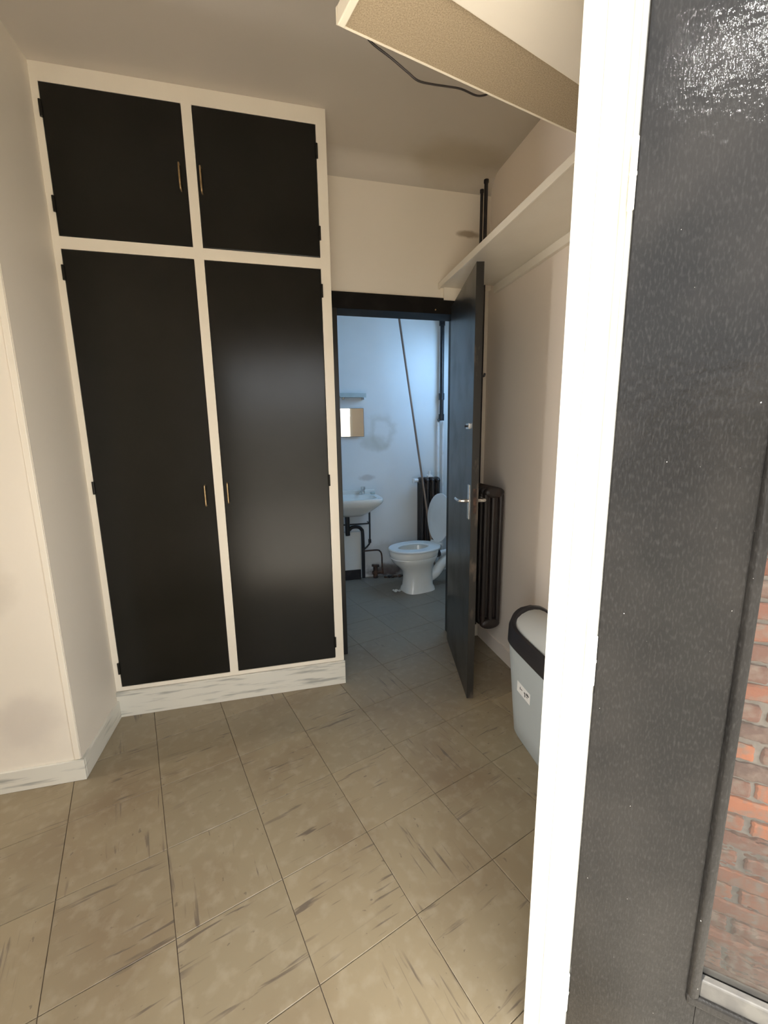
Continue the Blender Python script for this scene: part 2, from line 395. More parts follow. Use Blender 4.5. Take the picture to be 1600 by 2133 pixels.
# coved joint between back wall and ceiling
bm = bmesh.new(); R_ = 0.09; pr = [(BY, CZ)]
for k in range(9):
    t = math.pi/2*k/8; pr.append((BY-R_+R_*math.cos(t)*1.0, CZ-R_+R_*math.sin(t)))
va = [bm.verts.new((0.279, y, z)) for y, z in pr]; vb = [bm.verts.new((WX, y, z)) for y, z in pr]
bm.faces.new(va); bm.faces.new(vb[::-1])
for i in range(len(pr)): bm.faces.new((va[i], vb[i], vb[(i+1) % len(pr)], va[(i+1) % len(pr)]))
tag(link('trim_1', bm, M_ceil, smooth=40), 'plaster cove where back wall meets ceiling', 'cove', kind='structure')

OB0, OB1, AI, AO, HZ = -0.273, 0.647, 0.480, 0.3826, 2.02
tag(box('wall_entrance', -4.3, OB0-0.05, AO-0.01, AI, -0.3, CZ, M_wall, mtx=ENT), 'entrance wall left of the entrance opening', 'wall', kind='structure')
tag(box('wall_entrance_right', OB1+0.045, 1.60, AO-0.01, AI, -0.3, CZ, M_wall, mtx=ENT), 'entrance wall right of the entrance opening', 'wall', kind='structure')
tag(box('wall_entrance_top', OB0-0.05, OB1+0.045, AO-0.01, AI, HZ+0.03, CZ, M_wall, mtx=ENT), 'entrance wall above the entrance opening', 'wall', kind='structure')
tag(box('wall_far_left', -3.72, -3.6, -0.75, 1.75, 0, CZ, M_wall), 'end wall of the room at far left', 'wall', kind='structure')

bk = bmesh.new()
def wx(a, x): return ba((x + a*math.sin(TH))/math.cos(TH), a)
prism(bk, [ba(-0.9, AI+0.0005), wx(AI+0.0005, WX-0.0005), wx(0.673, WX-0.0005), ba(-0.9, 0.673)], 2.10, CZ-0.0005)
tag(link('wall_bulkhead', bk, M_wall), 'cream boxed bulkhead over the entrance seen from below', 'bulkhead', kind='structure')
def poly_slab(name, pts, z0, z1, m):
    bm = bmesh.new(); prism(bm, pts, z0, z1); return link(name, bm, m)
pL = ba(-4.35, AO-0.01); pR = ba(1.60, AO-0.01)
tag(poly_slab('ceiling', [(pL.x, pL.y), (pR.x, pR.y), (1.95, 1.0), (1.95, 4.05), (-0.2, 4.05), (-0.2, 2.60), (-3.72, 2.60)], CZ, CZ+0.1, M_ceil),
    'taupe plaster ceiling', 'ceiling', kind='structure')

# bathroom shell
tag(box('wall_bathroom_back', -0.12, 1.87, 3.87, 3.99, 0, CZ, M_bath), 'pale blue lit bathroom wall with stains behind sink and toilet', 'wall', kind='structure')
bm = bmesh.new()
bbox(bm, 1.75, 1.87, 2.58, 2.90, 0, CZ); bbox(bm, 1.75, 1.87, 3.55, 3.87, 0, CZ)
bbox(bm, 1.75, 1.87, 2.90, 3.55, 0, 1.62); bbox(bm, 1.75, 1.87, 2.90, 3.55, 2.38, CZ)
tag(link('wall_bathroom_right', bm, M_bath), 'bathroom side wall with a high window', 'wall', kind='structure')
tag(box('wall_bathroom_left', -0.12, 0.0, 2.58, 3.87, 0, CZ, M_bath), 'bathroom side wall on the sink side', 'wall', kind='structure')
wn = empty('window_1', (1.80, 3.22, 1.62)); tag(wn, 'high bathroom window', 'window', kind='structure')
bm = bmesh.new()
for a in ((-0.32, -0.27, 0.0, 0.75), (0.27, 0.32, 0.0, 0.75), (-0.32, 0.32, 0.0, 0.05), (-0.32, 0.32, 0.71, 0.76)):
    bbox(bm, -0.02, 0.03, a[0], a[1], a[2], a[3])
link('window_frame', bm, M_frame, wn)
M_pane = mat('blue_filter_glass', (0.36, 0.62, 0.95), 0.5, (0.32, 0.58, 0.92), 6, 2, 0.4, 0.6)  # unseen blue pane added to tint the sky light entering the bathroom
M_pane.node_tree.nodes['Principled BSDF'].inputs['Transmission Weight'].default_value = 1.0
bm = bmesh.new(); bbox(bm, 0.0, 0.006, -0.27, 0.27, 0.05, 0.71); link('filter_pane', bm, M_pane, wn)
# floor: base slab and individually laid tiles
pL = ba(-4.35, 0.19); pR = ba(1.60, 0.19)
fl = poly_slab('floor', [(pL.x, pL.y), (pR.x, pR.y), (1.95, 1.0), (1.95, 4.05), (-0.2, 4.05), (-0.2, 2.60), (-3.72, 2.60)], -0.12, -0.0035, M_slab)
tag(fl, 'beige marbled vinyl tile floor with worn joints', 'floor', kind='structure')
T = 0.302
def tile_mesh():
    bm = bmesh.new(); h = T/2-0.0009; c = 0.0010
    lo = [bm.verts.new((x*h, y*h, -0.0035)) for x, y in ((-1, -1), (1, -1), (1, 1), (-1, 1))]
    mi = [bm.verts.new((x*h, y*h, -c)) for x, y in ((-1, -1), (1, -1), (1, 1), (-1, 1))]
    hi = [bm.verts.new((x*(h-c), y*(h-c), 0)) for x, y in ((-1, -1), (1, -1), (1, 1), (-1, 1))]
    for a, b in ((lo, mi), (mi, hi)):
        for k in range(4): bm.faces.new((a[k], a[(k+1) % 4], b[(k+1) % 4], b[k]))
    bm.faces.new(hi); bm.faces.new(lo[::-1])
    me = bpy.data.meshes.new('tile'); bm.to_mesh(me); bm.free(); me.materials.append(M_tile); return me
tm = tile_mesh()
for i in range(-2, 13):
    for j in range(-8, 9):
        a = 0.8013 + T*(i-0.5); b_ = 0.2716 + T*(j-0.5)
        p = ba(b_, a)
        if a < 0.30 or p.x < -1.75 or p.x > 1.95 or p.y > 4.0: continue
        if p.y > 2.66 and p.x < 0.0: continue
        if p.x > 1.48 and p.y < 2.4: continue
        if p.x < -0.95 and p.y > 1.95: continue
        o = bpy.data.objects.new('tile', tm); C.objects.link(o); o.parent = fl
        o.location = (p.x, p.y, random.uniform(-0.0005, 0.0))
        o.rotation_euler = (random.uniform(-1, 1)*0.0012, random.uniform(-1, 1)*0.0012, TH + (math.pi/2 if random.random() < 0.3 else 0) + random.choice((0, math.pi)))

# skirting boards of painted marble
def skirt(name, x0, x1, y0, y1, h, label, m=None):
    tag(box(name, x0, x1, y0, y1, 0, h, m or M_marble, bevel=0.002), label, 'skirting', kind='structure')
skirt('baseboard_left', -3.6, -0.845, 1.738, 1.75, 0.092, 'grey veined skirting under the left wall')
skirt('baseboard_side', -0.857, -0.845, 1.7505, 2.134, 0.092, 'short grey skirting between left corner and wardrobe')
skirt('baseboard_wardrobe', -0.857, 0.284, 2.134, 2.1465, 0.135, 'cream veined skirting under the wardrobe')
skirt('baseboard_right', WX-0.012, WX, 0.95, BY, 0.09, 'pinkish skirting under the right wall', M_wall_warm)
# bead on the left corner
tag(box('trim_2', -0.879, -0.8575, 1.742, 1.7495, 0.093, CZ-0.001, M_cream, bevel=0.003), 'thin cream bead down the left wall corner', 'trim', kind='structure')

# black frame of the bathroom doorway
df = empty('trim_3', (DX0, BY, 0)); tag(df, 'black painted frame around the bathroom doorway', 'door frame', kind='structure')
box('header', -0.040, DX1-DX0+0.04, -0.012, 0.135, DZ, DZ+0.087, M_matte, df, 0.002)
box('jamb', -0.040, 0.0, -0.012, 0.135, 0.0, DZ, M_blackd, df, 0.002)
box('jamb', DX1-DX0, DX1-DX0+0.04, -0.012, 0.135, 0.0, DZ, M_blackd, df, 0.002)
bm = bmesh.new(); tube(bm, [(0.575, -0.016, DZ+0.02), (0.575, -0.011, DZ+0.02)], 0.004, 8); link('screw', bm, M_brass, df)

# entrance frame, white painted
ef = empty('trim_4', (0, 0, 0), TH); tag(ef, 'bright white painted frame of the entrance door', 'door frame', kind='structure')
def jamb(name, s):
    c = (OB1 if s > 0 else OB0)
    P = [(0.046, AI), (0.0, AI), (0.0, 0.4400), (0.010, 0.4400), (0.010, 0.4372), (-0.0045, 0.4365), (-0.0045, 0.4040), (0.014, 0.4035), (0.014, 0.4000), (0.0, 0.3995), (0.0, 0.3915), (0.010, 0.3912), (0.010, 0.3890), (0.001, 0.3885), (0.001, AO), (0.046, AO)]
    bm = bmesh.new(); prism(bm, [(c+s*p[0], p[1]) for p in P], -0.30, HZ+0.03)
    return link(name, bm, M_frame, ef, bevel=0.0008)
jamb('jamb', 1); jamb('jamb', -1)
box('header', OB0-0.0005+0.001, OB1-0.001, AO, AI, HZ, HZ+0.0295, M_cream, ef)

# ------------------------------------------------------------------ entrance leaf
HB = ba(OB1, AO)                       # hinge
dd = Vector((0.755, -0.656, 0)).normalized()
el = empty('door_1', (HB.x, HB.y, 0), math.atan2(dd.y, dd.x))
tag(el, 'open black entrance door with glass pane, folded back at right', 'door', kind='structure')
# local: x along leaf, y=0 is the face seen, +y... behind
LZ0, LZ1, LW, TK = -0.22, 2.02, 0.80, 0.040
GX0, GZ0, GZ1 = 0.203, 0.426, 1.78
M_leafbm = bmesh.new()
bbox(M_leafbm, 0.003, GX0, 0.0, TK, LZ0, LZ1)
link('stile', M_leafbm, M_leaf, el, bevel=0.002)
box('stile', LW-0.14, LW, 0.0, TK, LZ0, LZ1, M_leaf, el, 0.002)
box('bottom_rail', GX0, LW-0.14, 0.0, TK, LZ0, 0.390, M_leaf, el, 0.0)
box('top_rail', GX0, LW-0.14, 0.0, TK, GZ1, LZ1, M_leaf, el, 0.0)
# glazing beads: rounded moulding proud of the face
def bead(pa, pb, horiz):
    bm = bmesh.new()
    prof = [(0, -0.0), (0.000, -0.004), (0.004, -0.009), (0.009, -0.010), (0.0165, -0.006), (0.0165, 0.010), (0, 0.010)]
    ring = []
    for base in (pa, pb):
        r = []
        for q, y in prof:
            r.append(bm.verts.new((base[0]+(q if not horiz else 0), y, base[1]+(q if horiz else 0))))
        ring.append(r)
    n = len(prof)
    for k in range(n): bm.faces.new((ring[0][k], ring[0][(k+1) % n], ring[1][(k+1) % n], ring[1][k]))
    bm.faces.new(ring[0]); bm.faces.new(ring[1][::-1])
    return bm
link('glazing_bead', bead((GX0-0.0165, 0.392), (GX0-0.0165, GZ1), False), M_leaf, el, smooth=60)
link('glazing_bead', bead((LW-0.14, 0.392), (LW-0.14, GZ1), False), M_leaf, el, smooth=60)
bmb = bmesh.new(); bbox(bmb, GX0-0.0165, LW-0.14, -0.007, 0.010, 0.372, 0.392); link('glazing_bead', bmb, M_leaf, el, bevel=0.004)
bmb = bmesh.new(); bbox(bmb, GX0, LW-0.14, 0.0, 0.030, 0.390, GZ0); link('weather_sill', bmb, M_ledge, el, bevel=0.003)['label'] = 'pale putty ledge under the glass'
box('glass_pane', GX0, LW-0.14, 0.012, 0.017, GZ0, GZ1, M_glass, el)
for z in (1.72, 0.98, 0.25):
    bm = bmesh.new(); tube(bm, [(-0.001, -0.003, z-0.045), (-0.001, -0.003, z+0.045)], 0.0045, 12)
    tube(bm, [(-0.001, -0.003, z-0.002), (-0.001, -0.003, z+0.002)], 0.0052, 12)
    link('hinge', bm, M_frame, el, smooth=40)

# ------------------------------------------------------------------ exterior
nb = Vector((0.656, 0.755, 0))
gr = box('ground_outside', -6, 6, -8, 3.0, -0.45, -0.30, M_concrete); tag(gr, 'pale concrete ground outside the entrance', 'ground', kind='structure')
OFF = 0.34
s0 = OFF/B.dot(nb)
W0 = HB + B*s0
bw = empty('wall_outside', (W0.x, W0.y, -0.30), math.atan2(dd.y, dd.x))
tag(bw, 'red brick wall outside seen through the glass of the entrance door', 'wall', kind='structure')
box('mortar', -0.10, 1.3, 0.006, 0.20, 0, 3.0, M_mortar, bw)
bm = bmesh.new(); bbox(bm, -0.105, 0.105, -0.004, 0.05, -0.0190, 0.0190)
bmesh.ops.bevel(bm, geom=list(bm.edges), offset=0.004, segments=1, affect='EDGES')
bme = bpy.data.meshes.new('brick'); bm.to_mesh(bme); bm.free(); bme.materials.append(M_brick)
for r_ in range(46):
    for c_ in range(6):
        x = 0.02 + c_*0.221 + (0.11 if r_ % 2 else 0); z = 0.024+r_*0.047
        if x > 1.15: continue
        o = bpy.data.objects.new('brick', bme); C.objects.link(o); o.parent = bw
        o.location = (x+random.uniform(-.002, .002), random.uniform(-.003, .003), z); o.rotation_euler = (0, random.uniform(-.008, .008), 0)
ewr = bpy.data.objects['wall_entrance_right']
for r_ in range(46):
    for c_ in range(2):
        p = ba(OB1+0.045+0.106+c_*0.215+(0.05 if r_ % 2 else 0), AO-0.0155)
        o = bpy.data.objects.new('brick', bme); C.objects.link(o); o.parent = ewr
        o.location = (p.x, p.y, -0.276+r_*0.047); o.rotation_euler = (0, random.uniform(-.006, .006), TH)
hd = box('wall_bounce', -5, 5, -6.4, -6.0, -0.3, 2.0, M_render); tag(hd, 'added pale wall opposite the entrance, unseen, for reflections and bounce light', 'wall', kind='structure')  # unseen wall added for what the mirror and doors reflect, and for bounce

# ------------------------------------------------------------------ wardrobe
wd = empty('wardrobe', (-0.857, FY, 0.0))
tag(wd, 'built-in wardrobe with cream frame and four glossy black doors', 'wardrobe')
ox, W_ = -0.857, 1.136
fr = bmesh.new()
xs = [(-0.857, -0.831), (-0.321, -0.2805), (0.2335, 0.279)]
for a in xs: bbox(fr, a[0]-ox, a[1]-ox, 0.0, 0.024, 0.135, CZ-0.0005)
for a, b in ((-0.831, -0.321), (-0.2805, 0.2335)):
    bbox(fr, a-ox, b-ox, 0.0, 0.024, 0.135, 0.156); bbox(fr, a-ox, b-ox, 0.0, 0.024, 2.1425, 2.1895); bbox(fr, a-ox, b-ox, 0.0, 0.024, 2.7345, CZ-0.0005)
link('frame', fr, M_cream, wd)
cb = bmesh.new()
bbox(cb, 0.003, 0.022, 0.024, 0.310, 0.001, CZ-0.001); bbox(cb, W_-0.019, W_-0.0005, 0.024, 0.310, 0.001, CZ-0.001)
bbox(cb, 0.022, W_-0.019, 0.045, 0.310, 0.12, 0.135); bbox(cb, 0.022, W_-0.019, 0.045, 0.310, 2.155, 2.175)
link('carcass', cb, M_cream, wd)
def cdoor(x0, x1, z0, z1, hs, hzs, hx, hz):
    g = 0.0018
    d = box('door', x0+g-ox, x1-g-ox, -0.0015, 0.0205, z0+g, z1-g, M_black, wd, bevel=0.0022)
    # brass pull
    bm = bmesh.new(); px = hx-ox
    tube(bm, smooth_path([(px, -0.0015, hz-0.050), (px, -0.016, hz-0.049), (px, -0.0215, hz-0.040), (px, -0.0225, hz), (px, -0.0215, hz+0.040), (px, -0.016, hz+0.049), (px, -0.0015, hz+0.050)], 4), 0.0036, 10)
    link('handle', bm, M_brass, d, smooth=60)
    for z in hzs:
        bm = bmesh.new(); xx = (x0 if hs < 0 else x1)-ox
        tube(bm, [(xx, -0.004, z-0.029), (xx, -0.004, z+0.029)], 0.0062, 10)
        bbox(bm, xx-(0.0 if hs < 0 else 0.007), xx+(0.007 if hs < 0 else 0.0), -0.004, -0.0005, z-0.029, z+0.029)
        link('hinge', bm, M_black, d, smooth=40)
cdoor(-0.831, -0.321, 0.156, 2.1425, -1, (0.258, 1.151, 2.05), -0.361, 1.095)
cdoor(-0.2805, 0.2335, 0.156, 2.1425, 1, (0.251, 1.145, 2.045), -0.258, 1.103)
cdoor(-0.831, -0.321, 2.1895, 2.7345, -1, (2.306, 2.64), -0.347, 2.455)
cdoor(-0.2805, 0.2335, 2.1895, 2.7345, 1, (2.293, 2.628), -0.263, 2.453)

# ------------------------------------------------------------------ bathroom door leaf (door_2)
F2 = Vector((0.873, 1.822, 0)); d2 = Vector((0.228, 0.974, 0)).normalized()
LW2 = 0.655
d2r = empty('door_2', (F2.x, F2.y, 0), math.atan2(d2.y, d2.x))
tag(d2r, 'black door to the bathroom, standing open into the room', 'door', kind='structure')
# local x: free edge (0) -> hinge; y negative is the far side, y=0 the face seen
box('leaf', 0.004, LW2, -0.034, 0.0, 0.008, 2.103, M_blackd, d2r, 0.0015)
box('edge_band', 0.0, 0.004, -0.034, 0.0, 0.008, 2.103, M_edge, d2r)
box('lock_plate', -0.0012, 0.0, -0.026, -0.010, 0.99, 1.11, M_rust, d2r)
for s in (1, -1):
    y = 0.0 if s > 0 else -0.034
    pl = box('handle_plate', 0.035, 0.072, min(y, y+s*0.003), max(y, y+s*0.003), 0.955, 1.125, M_chrome, d2r, 0.0008)
    bm = bmesh.new()
    tube(bm, smooth_path([(0.053, y, 1.045), (0.053, y+s*0.030, 1.045), (0.060, y+s*0.045, 1.045), (0.085, y+s*0.048, 1.044), (0.155, y+s*0.046, 1.042)], 5), [0.009]*5+[0.008]*16, 12)
    link('lever', bm, M_chrome, pl, smooth=60)
bt = box('bolt', 0.055, 0.120, 0.0, 0.008, 1.392, 1.418, M_chrome, d2r, 0.001)
bm = bmesh.new(); tube(bm, [(0.085, 0.008, 1.405), (0.085, 0.022, 1.405)], 0.005, 10); link('knob', bm, M_pipe_b, bt, smooth=50)
bm = bmesh.new(); tube(bm, smooth_path([(0.02, -0.034, 1.63), (0.02, -0.05, 1.628), (0.02, -0.054, 1.64)], 4), 0.005, 8); link('hook', bm, M_pipe_b, d2r, smooth=50)
for z in (0.25, 1.05, 1.85):
    bm = bmesh.new(); tube(bm, [(LW2+0.006, -0.040, z-0.05), (LW2+0.006, -0.040, z+0.05)], 0.007, 10); link('hinge', bm, M_blackd, d2r, smooth=40)

# ------------------------------------------------------------------ shelf along the right wall
sh = empty('wall_shelf', (0.95, BY, 2.195)); tag(sh, 'deep cream shelf running high along the right wall', 'shelf')
bm = bmesh.new()
prism(bm, [(0, 0), (0, -1.30), (0.309, -1.30), (0.309, -0.098), (0.19, -0.098), (0.19, -0.030), (0.309, -0.030), (0.309, 0)], 0.008, 0.030)
link('board', bm, M_cream, sh)
box('front_edge', -0.010, 0.0, -1.30, 0, 0.0, 0.032, M_cream, sh, 0.002)
box('cleat', 0.288, 0.3095, -1.28, -0.098, -0.032, 0.0075, M_cream, sh, 0.002)
box('end_cleat', 0.020, 0.185, -0.020, -0.0005, -0.060, 0.0075, M_cream, sh, 0.002)

# ------------------------------------------------------------------ shelf over the entrance
es = empty('overhead_shelf', (0, 0, 2.112), 0)
tag(es, 'raw particle board shelf above the entrance seen from below, with cream lipping', 'shelf')
b0 = 0.423; AB = 0.6735
af = lambda b: 0.8226 - 0.0654*(b-0.412)
b1 = (WX-0.001 + 0.78*math.sin(TH))/math.cos(TH)-0.02
bm = bmesh.new(); prism(bm, [ba(b0, AB), wx(AB, WX-0.002), wx(af(b1), WX-0.002), ba(b0, af(b0))], 0.0, 0.018); link('board', bm, M_chip, es)
bm = bmesh.new(); prism(bm, [ba(b0-0.014, af(b0)), wx(af(b1), WX-0.002), wx(af(b1)+0.0045, WX-0.002), ba(b0-0.014, af(b0)+0.0045)], -0.0005, 0.026); link('front_lipping', bm, M_lip, es)
bm = bmesh.new(); prism(bm, [ba(b0-0.014, AB), ba(b0, AB), ba(b0, af(b0)), ba(b0-0.014, af(b0))], -0.005, 0.026); link('end_lipping', bm, M_lip, es, bevel=0.002)
bm = bmesh.new(); prism(bm, [ba(b0, AB), wx(AB, WX-0.002), wx(AB+0.006, WX-0.002), ba(b0, AB+0.006)], -0.006, 0.0); link('rear_lipping', bm, M_lip, es)
# cable sagging from the shelf edge
cp = [(0.340, 0.597, 1.913), (0.352, 0.600, 1.908), (0.384, 0.601, 1.903), (0.413, 0.601, 1.896), (0.4325, 0.601, 1.892), (0.458, 0.600, 1.896), (0.486, 0.600, 1.903), (0.516, 0.600, 1.910), (0.547, 0.600, 1.912), (0.565, 0.600, 1.918), (0.575, 0.596, 1.923)]
cp = [(p[0]*1.397, p[1]*1.397, 1.365+(p[2]-1.365)*1.397) for p in cp]
cp = [(0.455, 0.795, 2.1330), (0.466, 0.8225, 2.1420)] + cp + [(0.812, 0.812, 2.1480), (0.818, 0.780, 2.1335)]
bm = bmesh.new(); tube(bm, smooth_path([ba(*p) for p in cp], 5), 0.0021, 8)
tag(link('cable', bm, M_cable, smooth=60), 'thin black cable sagging below the particle board shelf above the entrance', 'cable')

# ------------------------------------------------------------------ pipes in the corner
for (x, r_, z1, lab) in ((1.172, 0.0085, 2.700, 'thinner left black pipe rising in the corner by the bathroom door'), (1.197, 0.0105, 2.752, 'thicker right black pipe rising in the corner by the bathroom door')):
    bm = bmesh.new(); tube(bm, [(x, 2.40, 0.12), (x, 2.40, z1)], r_, 14)
    tube(bm, [(x, 2.40, z1-0.010), (x, 2.40, z1+0.004)], r_*1.35, 14)
    tag(link('heating_pipe', bm, M_pipe_b, smooth=40), lab, 'pipe')

# ------------------------------------------------------------------ radiators (cast iron columns)
def radiator(name, loc, rz, nsec, pitch_, cols, z0, z1, label, cat, depth):
    """local x: along the sections, local y: depth (columns)"""
    r = empty(name, loc, rz); tag(r, label, cat)
    ys = [depth*(k/(cols-1)-0.5)*0.76 for k in range(cols)]; rad = depth*0.115
    for s in range(nsec):
        x = s*pitch_+pitch_/2; bm = bmesh.new()
        for y in ys:
            tube(bm, [(x, y, z0+0.03), (x, y, (z0+z1)/2), (x, y, z1-0.03)], [rad*1.05, rad, rad*1.05], 12)
        for zc in (z0+0.032, z1-0.032):
            rings = []
            for k in range(9):
                t = -1+2*k/8; xx = x+t*pitch_*0.48; sc = math.sqrt(max(0.05, 1-abs(t)**3*0.75))
                rings.append([(xx, depth*0.5*sc*math.cos(a)*1.0, zc+0.032*sc*math.sin(a)) for a in [2*math.pi*q/20 for q in range(20)]])
            loft(bm, rings)
        link('section', bm, M_radiator, r, smooth=50)
    return r
ra = radiator('radiator', (1.153, 2.095, 0), math.pi/2, 5, 0.052, 3, 0.225, 1.075, 'dark cast iron column radiator on the right wall behind the open bathroom door', 'radiator', 0.125)
for zb in (0.35, 0.95):
    bm = bmesh.new(); tube(bm, [(0.13, -0.1068, zb), (0.13, -0.04, zb)], 0.006, 8); link('bracket', bm, M_radiator, ra)
rb = radiator('radiator', (1.250, 3.762, 0), 0, 4, 0.053, 3, 0.30, 0.975, 'black column radiator on the bathroom wall behind the toilet', 'radiator', 0.13)
bm = bmesh.new(); tube(bm, [(-0.035, 0, 0.945), (0.004, 0, 0.945)], 0.017, 12); tube(bm, [(-0.045, 0, 0.925), (-0.045, 0, 0.965)], 0.013, 12)
link('valve', bm, M_pipe_w, rb, smooth=40)['label'] = 'small white valve at upper left'
bm = bmesh.new(); tube(bm, [(0.115, 0, 0.975), (0.115, 0, 0.992)], 0.030, 14); tube(bm, [(0.115, 0, 0.99), (0.115, 0, 1.03)], 0.012, 12)
link('vent', bm, M_pipe_w, rb, smooth=40)['label'] = 'small white cap on top'

# ------------------------------------------------------------------ bathroom pipes and pole
bm = bmesh.new(); tube(bm, [(1.505, 3.82, 1.50), (1.505, 3.82, 2.797)], 0.019, 14)
for z in (1.53, 1.72, 2.38): tube(bm, [(1.503, 3.82, z-0.03), (1.503, 3.82, z+0.03)], 0.027, 14)
tube(bm, [(1.505, 3.82, 1.52), (1.47, 3.82, 1.50)], 0.013, 10)
tag(link('drain_pipe', bm, M_pipe_b, smooth=40), 'thick black pipe down the upper corner of the bathroom', 'pipe')
for x, lab in ((1.478, 'left of two white pipes beside the bathroom radiator'), (1.528, 'right of two white pipes beside the bathroom radiator')):
    bm = bmesh.new(); tube(bm, [(x, 3.835, 0.02), (x, 3.835, 1.49)], 0.0125, 12)
    tag(link('water_pipe', bm, M_pipe_w, smooth=40), lab, 'pipe')
bm = bmesh.new(); p0 = Vector((1.293, 3.665, 0.754)); p1 = Vector((1.042, 3.665, 2.399)); dv = (p1-p0)
# leaning pole: foot on the floor behind the pan, head against the ceiling
tube(bm, [Vector((1.408, 3.665, 0.002)), p0, p1, p0+dv*1.24], 0.0095, 12)
tag(link('wooden_pole', bm, M_wood, smooth=60), 'long thin brown pole leaning behind the toilet', 'pole')

# ------------------------------------------------------------------ toilet
tw = empty('toilet', (1.12, 3.42, 0), math.radians(14)); tag(tw, 'white ceramic toilet with seat down and lid raised', 'toilet')
bm = bmesh.new()
R_ = [(0.0, 0.015, 0.150, 0.118, 3.2), (0.03, 0.015, 0.145, 0.112, 3.0), (0.045, 0.015, 0.136, 0.104, 2.8), (0.13, 0.015, 0.132, 0.100, 2.6), (0.19, 0.010, 0.140, 0.106, 2.4), (0.235, -0.01, 0.165, 0.130, 2.2),
      (0.275, -0.02, 0.200, 0.155, 2.1), (0.315, -0.022, 0.222, 0.170, 2.1), (0.322, -0.022, 0.218, 0.167, 2.1), (0.330, -0.022, 0.224, 0.172, 2.1), (0.362, -0.022, 0.230, 0.177, 2.1), (0.378, -0.022, 0.226, 0.173, 2.1),
      (0.378, -0.03, 0.165, 0.120, 2.0), (0.34, -0.03, 0.155, 0.112, 2.0), (0.25, -0.02, 0.10, 0.075, 2.0), (0.21, -0.02, 0.05, 0.04, 2.0)]
loft(bm, [sring(c, 0, z, rx, ry, e) for z, c, rx, ry, e in R_])
link('bowl', bm, M_ceramic, tw, smooth=50)
bm = bmesh.new()
loft(bm, [sring(-0.015, 0, 0.382, 0.238, 0.182, 2.15, 40), sring(-0.015, 0, 0.394, 0.242, 0.186, 2.15, 40), sring(-0.015, 0, 0.402, 0.236, 0.180, 2.15, 40), sring(-0.03, 0, 0.402, 0.150, 0.105, 2.0, 40), sring(-0.03, 0, 0.394, 0.144, 0.099, 2.0, 40), sring(-0.03, 0, 0.382, 0.150, 0.105, 2.0, 40)], closed=True)
link('seat', bm, M_seat, tw, smooth=50)
bm = bmesh.new(); lid = []
for xo, k in ((0.0, 0.93), (0.004, 1.0), (0.012, 1.0), (0.016, 0.93)):
    ring = []
    for q in range(40):
        t = 2*math.pi*q/40; y = math.cos(t)*0.180*k; s = math.sin(t)
        zc = 0.635+s*0.215*k if s > 0 else 0.635+s*0.225*k
        wdt = 1.0 if s > 0 else 1.0-0.10*abs(s)
        ring.append((0.212+xo+(zc-0.4)*0.10, y*wdt, zc))
    lid.append(ring)
loft(bm, lid); link('lid', bm, M_seat, tw, smooth=50)
bm = bmesh.new(); tube(bm, [(0.222, -0.085, 0.403), (0.222, 0.085, 0.403)], 0.012, 12); link('hinge', bm, M_seat, tw, smooth=40)
bm = bmesh.new(); tube(bm, smooth_path([(0.12, 0, 0.085), (0.20, 0, 0.115), (0.27, 0.0, 0.185), (0.34, 0, 0.225), (0.47, 0, 0.235)], 5), 0.047, 16); link('outlet', bm, M_ceramic, tw, smooth=50)
bm = bmesh.new(); tube(bm, [(0.20, 0, 0.30), (0.245, 0, 0.30)], 0.034, 16); link('inlet_gasket', bm, M_pipe_b, tw, smooth=40)['label'] = 'black rubber gasket'
bm = bmesh.new(); tube(bm, smooth_path([(0.245, 0, 0.30), (0.30, 0, 0.305), (0.40, 0, 0.32), (0.47, 0, 0.40)], 4), 0.021, 12); link('inlet_pipe', bm, M_pipe_w, tw, smooth=50)

# ------------------------------------------------------------------ sink
sk = empty('sink', (0.60, 3.87, 0.0)); tag(sk, 'white wall-mounted ceramic basin with chrome taps', 'sink')
bm = bmesh.new()
def rr(cx, cy, z, rx, ry, e=5): return sring(cx, cy, z, rx, ry, e, 40)
loft(bm, [rr(0, -0.17, 0.66, 0.10, 0.09, 3), rr(0, -0.185, 0.69, 0.15, 0.13, 3), rr(0, -0.205, 0.745, 0.205, 0.185, 4), rr(0, -0.215, 0.775, 0.232, 0.207, 5), rr(0, -0.216, 0.80, 0.250, 0.214, 6), rr(0, -0.216, 0.825, 0.252, 0.215, 6), rr(0, -0.216, 0.832, 0.247, 0.211, 6),
          rr(0, -0.245, 0.830, 0.205, 0.145, 4), rr(0, -0.245, 0.815, 0.198, 0.138, 4), rr(0, -0.245, 0.74, 0.14, 0.10, 3), rr(0, -0.245, 0.715, 0.05, 0.04, 2)])
link('basin', bm, M_ceramic, sk, smooth=50)
bm = bmesh.new(); bbox(bm, -0.25, 0.25, -0.020, -0.001, 0.826, 0.868); link('splashback', bm, M_ceramic, sk, bevel=0.008)
for x in (-0.10, 0.13):
    bm = bmesh.new(); tube(bm, [(x, -0.055, 0.83), (x, -0.055, 0.875)], 0.014, 12); tube(bm, [(x, -0.055, 0.875), (x, -0.055, 0.90)], 0.021, 8)
    tube(bm, smooth_path([(x, -0.055, 0.862), (x-0.02, -0.09, 0.866), (x-0.045, -0.135, 0.855)], 4), 0.009, 10)
    link('tap', bm, M_chrome, sk, smooth=40)
bm = bmesh.new(); bbox(bm, 0.195, 0.235, -0.10, -0.06, 0.832, 0.850); link('soap_dish', bm, M_gshelf, sk, bevel=0.003)
